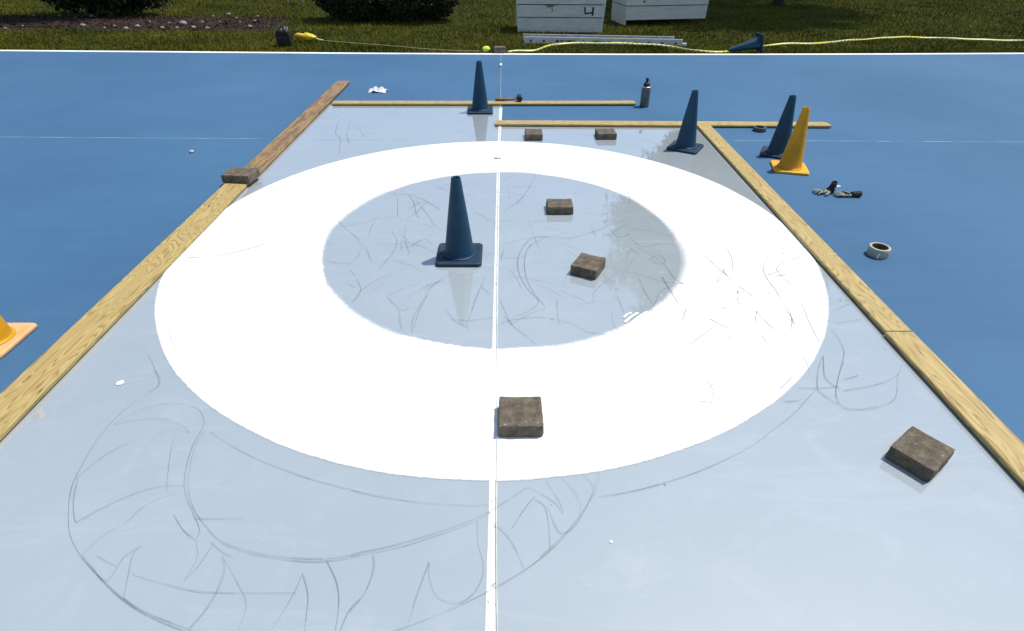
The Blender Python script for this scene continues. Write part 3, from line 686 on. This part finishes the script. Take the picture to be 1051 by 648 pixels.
# shrubs and trees
def leafmat(name, a, c, e):
    b = NB(name); v = b.coord(); n1 = b.noise(v, 1.6, 4, .6); n2 = b.noise(v, 12, 3, .6)
    col = b.ramp(n1, [(.3, a), (.7, c)]); col = b.mix(b.ramp(n2, [(.5, 0.0), (.75, .7)]), col, e)
    b.base(col); b.set(Roughness=.55); b.p.inputs['Specular IOR Level'].default_value = .3; return b.m
M_box = leafmat('dark_shrub_leaf', (.012, .018, .006), (.024, .034, .009), (.050, .056, .016))
M_tre = leafmat('tree_leaf', (.018, .032, .006), (.040, .062, .012), (.070, .085, .018))
M_bark = plain('bark', (.06, .045, .035), .95, .4, 9, .8, 0, .03)
def shell(c, r, n, rough=.12, hollow=.55, zmin=0):
    d = rng.normal(size=(n, 3)); d /= np.linalg.norm(d, axis=1)[:, None]
    rad = hollow+(1-hollow)*rng.random(n)**.5
    wob = np.array([1+rough*2*mnoise.noise(Vector(x*2.3)+Vector((c[0], c[1], 0)))+rough*mnoise.noise(Vector(x*6)) for x in d])
    P = np.array(c)+d*(rad*wob)[:, None]*np.array(r); return P[P[:, 2] > zmin]
t = root('clipped_shrub', (-3.35, 18.95, -.12), 0, 'wide dark green clipped shrub with two lobes standing on the lawn', 'shrub')
P = np.concatenate([shell((-.95, .05, .88), (1.22, 1.05, .84), 19000, zmin=.10), shell((.75, .05, .80), (1.25, 1.05, .76), 19000, zmin=.10)])
leaf_cloud('foliage', P, .05, M_box, t)
for x in (-1.1, -.6, .5, 1.0):
    bm = bmesh.new(); tube(bm, [(x*.7, 0, -.03), (x, .05, .3), (x*1.2, .0, 1.1)], [.05, .04, .02], 8); obj('stem', bm, M_bark, t, smooth=True)
# left low-branching tree
def branches(bm, base, h, spread, n, r0, seed):
    rr = random.Random(seed); tips = []
    for i in range(n):
        a = 2*math.pi*i/n+rr.uniform(-.4, .4); z0 = h*rr.uniform(.35, .75); p0 = Vector((0, 0, z0)); L_ = spread*rr.uniform(.6, 1)
        p1 = p0+Vector((math.cos(a)*L_*.5, math.sin(a)*L_*.5, L_*.35)); p2 = p0+Vector((math.cos(a)*L_, math.sin(a)*L_, L_*rr.uniform(.3, .8)))
        tube(bm, [p0, p1, p2], [r0*.5, r0*.33, r0*.12], 7); tips += [p1.lerp(p2, k) for k in (.2, .5, .8, 1)]
        for _ in range(3):
            q0 = p0.lerp(p2, rr.uniform(.4, .9)); q1 = q0+Vector((rr.uniform(-1, 1), rr.uniform(-1, 1), rr.uniform(-.2, 1)))*L_*.45
            tube(bm, [q0, q1], [r0*.16, r0*.05], 5); tips.append(q1)
    return tips
bc = g(128, 12)
t = root('dark_leafy_tree', (bc.x+.05, bc.y-.75, 0), 0, 'dark leafy tree with foliage down to the ground in the mulch bed', 'tree')
bm = bmesh.new(); tube(bm, [(0, 0, -.05), (.05, 0, 1.2), (-.05, .05, 2.8), (0, 0, 4.6)], [.13, .10, .07, .02], 10); tips = branches(bm, 0, 4.2, 1.4, 9, .12, 4)
obj('trunk', bm, M_bark, t, smooth=True)
P = np.concatenate([shell(c, r, n, .25, .3, zmin=.02) for c, r, n in (((.45, -.1, .72), (1.25, .9, .72), 6500), ((-1.25, .0, .80), (.75, .6, .74), 2400), ((0, 0, 2.6), (1.7, 1.5, 1.4), 5200), ((.1, 0, 4.1), (1.2, 1.1, 1.1), 2600), ((1.35, -.1, 1.35), (.6, .6, .5), 700), ((-3.2, -.2, 4.6), (2.0, 1.3, .9), 3800), ((-.3, -.3, 4.6), (2.0, 1.4, 1.0), 3400), ((-5.6, -.2, 4.9), (1.5, 1.2, .8), 2400), ((-1.6, 0, .75), (.5, .4, .35), 330))])
leaf_cloud('crown', P, .085, M_box, t)
# two large deciduous trees beyond the boxes (their crowns shade the lawn and are mirrored in the wet paint)
def big_tree(loc, h, cz, cr, seed, label, nl=34, per=900, trunk_r=.24):
    t = root('shade_tree', loc, 0, label, 'tree', 'large trees beyond the lawn')
    bm = bmesh.new(); tube(bm, [(0, 0, -.1), (0.02, 0, .25), (.0, .05, 2), (.15, 0, h*.5), (.0, .2, h*.8)], [trunk_r*1.35, trunk_r, trunk_r*.85, trunk_r*.55, trunk_r*.15], 14)
    tips = branches(bm, 0, h*.75, cr[0]*.9, 11, trunk_r, seed)
    obj('trunk', bm, M_bark, t, smooth=True)
    rr = random.Random(seed); Ps = []
    for i in range(nl):
        while True:
            dd = Vector((rr.uniform(-1, 1), rr.uniform(-1, 1), rr.uniform(-1, 1)))
            if dd.length < 1: break
        c = (dd.x*cr[0]*.82, dd.y*cr[1]*.82, cz+dd.z*cr[2]*.82); s = rr.uniform(.9, 1.7)
        Ps.append(shell(c, (s*1.15, s*1.15, s*.8), per, .3, .2, zmin=1.5))
    leaf_cloud('crown', np.concatenate(Ps), .17, M_tre, t); return t
p = g(799.5, 5); big_tree((p.x, p.y+.1, 0), 12, 9.0, (5.2, 4.6, 4.2), 5, 'tree whose dark trunk foot shows at the top right behind the lying cone', 34, 800)
big_tree((11.0, 29.0, 0), 20, 12.6, (5.9, 5.0, 8.0), 8, 'tall tree standing farther behind the trunk at the top right', 60, 800, .3)

# white lap-sided boxes
b = NB('white_clapboard'); v = b.coord(); n1 = b.noise(b.coord((1, 6, 6)), 3, 5, .7)
b.base(b.ramp(n1, [(.25, (.42, .42, .36)), (.55, (.60, .60, .53)), (.8, (.66, .66, .58))])); b.set(Roughness=.6); b.bump(n1, .2, .004); M_wb = b.m
M_ink = plain('black_marker_ink', (.01, .01, .01), .6, .1, 10, 0)
def lap_box(name, loc, rz, w, dpt, rows, rh, taper, leg, label, lid=True, lid_tilt=0):
    t = root(name, loc, rz, label, 'wooden box', 'white lap-sided wooden boxes')
    n = len(rows)
    for k in range(4):
        pass
    z = leg; bmf = bmesh.new(); bmd = {-1: bmesh.new(), 1: bmesh.new()}; first = True
    for i, rh_ in enumerate(rows):
        s0 = taper*(z-leg); s1 = taper*(z+rh_-leg)
        x0, x1 = -w/2-s0, w/2+s0; X0, X1 = -w/2-s1, w/2+s1; z1 = z+rh_-.020
        # front lap: bottom edge proud
        vs = [bmf.verts.new(q) for q in ((x0, -.022, z), (x1, -.022, z), (X1, -.006, z1), (X0, -.006, z1), (x0, .02, z), (x1, .02, z), (X1, .02, z1), (X0, .02, z1))]
        for f in ((0, 1, 2, 3), (4, 7, 6, 5), (0, 4, 5, 1), (3, 2, 6, 7), (0, 3, 7, 4), (1, 5, 6, 2)): bmf.faces.new([vs[j] for j in f])
        for sx, xa, Xa in ((-1, x0, X0), (1, x1, X1)):
            bms = bmd[sx]; zb = z if (i or sx > 0) else 0
            vs = [bms.verts.new(q) for q in ((xa, .022, zb), (xa, dpt, zb), (Xa, dpt, z1), (Xa, .022, z1), (xa-sx*.04, .022, zb), (xa-sx*.04, dpt, zb), (Xa-sx*.04, dpt, z1), (Xa-sx*.04, .022, z1))]
            for f in ((0, 1, 2, 3), (4, 7, 6, 5), (0, 4, 5, 1), (3, 2, 6, 7), (0, 3, 7, 4), (1, 5, 6, 2)): bms.faces.new([vs[j] for j in f])
        z += rh_
    fr = obj('front_siding', bmf, M_wb, t, bevel=.004); [obj('side_siding', bmd[k], M_wb, t, bevel=.004) for k in (-1, 1)]
    s = taper*(z-leg)
    bm = bmesh.new(); box(bm, -w/2-.0, w/2, .024, dpt-.02, leg+.01, leg+.04); obj('floor_panel', bm, M_wb, t)
    bm = bmesh.new(); box(bm, -w/2-s+.02, w/2+s-.02, dpt-.018, dpt+.012, leg, z-.01); obj('back_panel', bm, M_wb, t)
    bm = bmesh.new(); box(bm, -w/2-s-.03, w/2+s+.03, -.04, dpt+.03, z, z+.03); obj('lid', bm, M_wb, t, bevel=.005)
    bm = bmesh.new()
    if False:
        for x in (-w/2+.06, w/2-.12):
            for y in (.06, dpt-.14):
                bm2 = bmesh.new(); box(bm2, x, x+.07, y, y+.07, -.03, leg); obj('leg', bm2, M_wb, t)
        bm.free()
    else: bm.free()
    return t, fr
t, fr = lap_box('lap_sided_box', (1.485, 16.86, -.02), R(0), 2.24, 1.1, [.36, .30, .30], .3, .06, 0.0, 'white lap-sided wooden box marked with a black 4, left of its pair')
fr['label'] = 'front boards with a handwritten 4'
# the "4"
bm = bmesh.new()
def ink(pts, wd=.03):
    strip_pts = [Vector(q) for q in pts]
    for a, c in zip(strip_pts, strip_pts[1:]):
        dd = (c-a).normalized(); nn = Vector((-dd.y, dd.x))*wd/2 if len(dd) == 2 else None
        q = [a+nn, c+nn, c-nn, a-nn]
        yo = lambda z: -.024+.016*((z-.36)/.292)
        f0 = [bm.verts.new((p.x, yo(p.y)-.003, p.y)) for p in q]; f1 = [bm.verts.new((p.x, yo(p.y)+.001, p.y)) for p in q]
        bm.faces.new(f0)
        for i in range(4): bm.faces.new((f0[i], f0[(i+1) % 4], f1[(i+1) % 4], f1[i]))
ink([(.62, .60), (.635, .455)], .040); ink([(.63, .448), (.845, .470)], .036); ink([(.84, .60), (.835, .40)], .046)
obj('number_4', bm, M_ink, fr)
bm = bmesh.new(); ink([(-.42, .632), (-.10, .640)], .02); ink([(-.36, .60), (-.20, .61)], .035); ink([(-.24, .56), (-.21, .50)], .028); obj('faded_stamp', bm, plain('faded_ink', (.12, .12, .11), .8, .3, 30, 0), fr)
t, fr = lap_box('lap_sided_box', (4.64, 18.36, -.02), R(11.5), 2.46, 1.1, [.36, .19, .17], .3, .05, .14, 'plain white lap-sided wooden box raised off the grass, right of its pair')
bm = bmesh.new(); tube(bm, [(-.72, -.022, .60), (-.72, .0, .60)], .028, 10); obj('knot_hole', bm, M_ink, fr)

# ladder
A0, A1 = g(538, 44.2), g(700, 47.2); d = (A1-A0); d.z = 0; Ln = d.length
t = root('ladder', (A0.x, A0.y, 0), math.atan2(d.y, d.x), 'aluminium ladder lying flat on the grass in front of the white boxes', 'ladder')
M_al = plain('aluminium', (.62, .62, .60), .45, .12, 6, .05, .1)
M_lad = plain('black_decal', (.03, .03, .03), .5, .2, 10, 0); M_yel = plain('yellow_decal', (.55, .50, .03), .5, .1, 10, 0)
def rail(y, sg, L0, L1):
    bm = bmesh.new(); box(bm, L0, L1, y-.003, y+.003, 0, .130); box(bm, L0, L1, min(y, y+sg*.03), max(y, y+sg*.03), .1305, .136); box(bm, L0, L1, min(y, y+sg*.03), max(y, y+sg*.03), -.006, -.0005); return bm
obj('rail', rail(0, 1, 0, Ln), M_al, t); obj('rail', rail(.42, -1, -.05, Ln-.12), M_al, t)
nr = 12
for i in range(nr):
    x = .16+(Ln-.32)*i/(nr-1); bm = bmesh.new(); tube(bm, [(x, -.008, .05), (x, .425, .05)], .017, 10); obj('rung', bm, M_al, t, smooth=True)
for i in range(nr):
    x = .16+(Ln-.32)*i/(nr-1); bm = bmesh.new(); tube(bm, [(x, -.0115, .05), (x, -.009, .05)], .026, 10); obj('rung_end', bm, M_lad, t)
bm = bmesh.new()
for x, w_ in ((.78, .05), (.86, .07), (.96, .03), (1.02, .06), (1.10, .05), (1.17, .04)): box(bm, x, x+w_, -.0055, -.0035, .045, .075)
obj('rail_decal', bm, M_lad, t)
bm = bmesh.new(); box(bm, 1.62, 1.84, -.0055, -.0035, .02, .085); obj('rail_decal', bm, M_yel, t)
bm = bmesh.new(); box(bm, Ln, Ln+.10, -.03, .03, -.01, .06); obj('rail_foot', bm, plain('white_plastic_foot', (.7, .7, .68), .5, .05, 10, 0), t, bevel=.01)

# barrier tape, one twisted ribbon along the lawn edge
b = NB('yellow_barrier_tape'); uv = b.n('UVMap'); mp = b.n('Mapping'); b.l(uv.outputs[0], mp.inputs[0]); mp.inputs['Scale'].default_value = (1, 1, 1)
n1 = b.noise(mp.outputs[0], 1.4, 2, .5); s_ = b.n('SeparateXYZ'); b.l(uv.outputs[0], s_.inputs[0])
col = b.ramp(n1, [(.44, (.70, .62, .015)), (.54, (.70, .68, .36))])  # pale stretches are the shine on the yellow plastic, painted into its colour
fr_ = b.math('FRACT', b.math('MULTIPLY', s_.outputs[0], 9)); wd_ = b.math('GREATER_THAN', b.noise(mp.outputs[0], 2.6, 1, .5), .5)
mk = b.math('MULTIPLY', b.math('MULTIPLY', b.math('LESS_THAN', fr_, .45), wd_), b.math('LESS_THAN', b.math('ABSOLUTE', b.math('SUBTRACT', s_.outputs[1], .5)), .22))
b.base(b.mix(mk, col, (.03, .03, .02))); b.set(Roughness=.3); M_ct = b.m
tp = [(521, 54.6, .02), (530, 54.1, .03), (548, 53.4, .03), (562, 50.5, .06), (575, 48.3, .06), (600, 47.4, .07), (640, 47.8, .07), (665, 48.4, .06), (690, 50.5, .05), (712, 53.2, .02), (745, 54, .02), (770, 50, .01), (790, 48, .04), (812, 47.4, .05), (840, 47, .05), (862, 45.2, .06), (885, 43.6, .07), (915, 42, .08), (930, 41.6, .08), (960, 42, .06), (1000, 43.3, .06), (1030, 44.2, .06), (1090, 44.2, .06)]
pts = smooth_line([g(x, y)+Vector((0, 0, z)) for x, y, z in tp], 8)
bm = bmesh.new(); uvl = bm.loops.layers.uv.new('UVMap'); prev = None; s = 0
for i, p in enumerate(pts):
    if i: s += (p-pts[i-1]).length
    tw = .8+.4*math.sin(s*1.7)+.25*math.sin(s*4.3+1)      # twist about its length
    up = Vector((0, math.cos(tw), math.sin(tw)))*.023
    if p.z-up.z < -.02: up.z = p.z+.02
    jz = .004*math.sin(s*7)
    q_ = (bm.verts.new(p+up+Vector((0, 0, jz))), bm.verts.new(p-up+Vector((0, 0, jz))))
    if prev:
        f = bm.faces.new((prev[0][0], prev[0][1], q_[1], q_[0])); uvs = ((prev[1], 1), (prev[1], 0), (s, 0), (s, 1))
        for lp, uvv in zip(f.loops, uvs): lp[uvl].uv = uvv
    prev = (q_, s)
o = obj('barrier_tape', bm, M_ct, smooth=True, label='long twisted yellow barrier tape with painted-on pale shine, lying along the lawn edge', cat='barrier tape')
o.modifiers.new('s', 'SOLIDIFY').thickness = .001

# tool bag, yellow reel and cord, ball
p = g(291.5, 46.5)
M_bag = plain('black_nylon', (.006, .006, .007), .75, .4, 14, .4, 0, .01)
t = root('tool_bag', (p.x, p.y+.08, -.02), R(4), 'black open-topped nylon tool bag standing on the grass beside the yellow reel', 'tool bag')
bm = bmesh.new(); hw, hd, hh = .155, .10, .33
bot_ = [(-hw*.93, -hd), (hw*.93, -hd), (hw*.93, hd), (-hw*.93, hd)]
rr_ = []
for z, k, ins in ((0, .94, 0), (.02, 1, 0), (.15, 1.03, 0), (.28, 1.0, 0), (hh, .96, 0), (hh-.005, .90, 0), (.20, .90, 0)):
    ring = []
    for i in range(24):
        a = 2*math.pi*i/24; ca, sa = math.cos(a), math.sin(a); e_ = .35
        x = hw*k*math.copysign(abs(ca)**e_, ca); y = hd*k*math.copysign(abs(sa)**e_, sa)
        ring.append(bm.verts.new((x*(1+.04*mnoise.noise(Vector((x*9, y*9, z*9)))), y*(1+.06*mnoise.noise(Vector((x*12, z*9, 3)))), z+(.015*math.sin(3*a) if z > .3 else 0))))
    rr_.append(ring)
for A, B in zip(rr_, rr_[1:]):
    for i in range(24): bm.faces.new((A[i], A[(i+1) % 24], B[(i+1) % 24], B[i]))
bm.faces.new(rr_[0][::-1]); bm.faces.new(rr_[-1]); obj('bag_body', bm, M_bag, t, smooth=True)
for y in (-.095, .095):
    bm = bmesh.new(); tube(bm, smooth_line([(-.08, y, .20), (-.07, y*1.1, .33), (0, y*.6, .375), (.07, y*1.1, .33), (.08, y, .20)], 5), .009, 8); obj('handle', bm, M_bag, t, smooth=True)
bm = bmesh.new(); box(bm, -.115, .09, -.125, -.101, .05, .19); obj('front_pocket', bm, M_bag, t, bevel=.01)
M_tool = plain('bright_tool_metal', (.25, .25, .25), .4, .2, 20, .1, .6)
for x, y, l_ in ((.05, -.02, .40), (.09, .02, .38), (-.04, .0, .36)):
    bm = bmesh.new(); tube(bm, [(x, y, .1), (x+.02, y, l_)], [.010, .014], 8)
    link_ = obj('hand_tool', bm, M_tool, None, smooth=True, label='thin metal tool sticking out of the black bag among others', cat='hand tool', group='tools in the black bag'); link_.location = t.location; link_.rotation_euler = t.rotation_euler
M_yp = plain('yellow_plastic', (.72, .50, .01), .4, .1, 10, .05); M_ye = plain('orange_plastic', (.72, .42, .015), .4, .1, 10, .05); M_rope = plain('pale_rope', (.46, .44, .22), .8, .15, 30, .2)
p = g(305, 43); q_ = g(318, 43.5)
t = root('chalk_reel', (p.x+.28, p.y+.02, .0), R(-6), 'bright yellow and orange line reel lying on the grass by the black bag', 'line reel')
bm = bmesh.new(); bmesh.ops.create_uvsphere(bm, u_segments=20, v_segments=12, radius=1)
for vv in bm.verts:
    c_ = vv.co; vv.co = Vector((c_.x*(.17 if c_.x < 0 else .20), c_.y*.09, c_.z*.085*(1-.45*max(0, c_.x))+.10+.03*mnoise.noise(c_*2.6)))
obj('reel_case', bm, M_yp, t, smooth=True)
bm = bmesh.new(); tube(bm, [(-.32, 0, .11), (-.24, 0, .13), (-.14, 0, .12), (-.10, 0, .11)], [.045, .06, .055, .04], 12); obj('reel_grip', bm, M_ye, t, smooth=True)
bm = bmesh.new(); tube(bm, [(.17, 0, .07), (.26, 0, .045), (.36, 0, .04)], [.03, .022, .012], 10); obj('line_nozzle', bm, M_rope, t, smooth=True)
cp = [(324, 42.6), (345, 44.2), (380, 47), (410, 49.3), (440, 52), (470, 53.6), (492, 54.0)]
bm = bmesh.new(); tube(bm, smooth_line([g(*c)+Vector((0, 0, .03)) for c in cp], 6), .0055, 6)
obj('long_cord', bm, M_rope, smooth=True, label='thin pale yellow cord running over the grass from reel to ball', cat='cord')
p = g(499, 54.2); t = None
b = NB('neon_yellow_felt'); b.base(b.ramp(b.noise(b.coord(), 20, 4, .6), [(.3, (.55, .70, .04)), (.7, (.72, .82, .12))])); b.set(Roughness=.9)
bm = bmesh.new(); bmesh.ops.create_uvsphere(bm, u_segments=24, v_segments=14, radius=1)
for vv in bm.verts: vv.co = Vector((vv.co.x*.088, vv.co.y*.075, vv.co.z*.062))*(1+.08*mnoise.noise(vv.co*2))
o = obj('felt_ball', bm, b.m, smooth=True, label='neon yellow felt ball on the court edge left of the dark block', cat='ball'); o.location = (p.x, p.y+.05, .066)

# white garden chair, only its feet reach into the picture
p = g(303, 4); t = root('garden_chair', (p.x, p.y+.1, -.02), R(15), 'white metal garden chair whose feet show at the top edge beside the shrub', 'chair')
M_wm = plain('white_metal', (.7, .7, .68), .45, .05, 10, 0)
for x, y in ((-.22, -.2), (.22, -.2), (-.2, .22), (.2, .22)):
    bm = bmesh.new(); tube(bm, [(x*1.15, y*1.15, 0), (x, y, .22), (x*.95, y*.95, .43)], .016, 8); obj('leg', bm, M_wm, t, smooth=True)
bm = bmesh.new(); box(bm, -.24, .24, -.22, .24, .431, .46); obj('seat', bm, M_wm, t, bevel=.01)
bm = bmesh.new(); tube(bm, smooth_line([(-.22, .24, .44), (-.23, .30, .75), (0, .33, .92), (.23, .30, .75), (.22, .24, .44)], 6), .015, 8)
for x in (-.12, 0, .12): tube(bm, [(x, .25, .45), (x, .315, .86)], .009, 6)
obj('backrest', bm, M_wm, t, smooth=True)
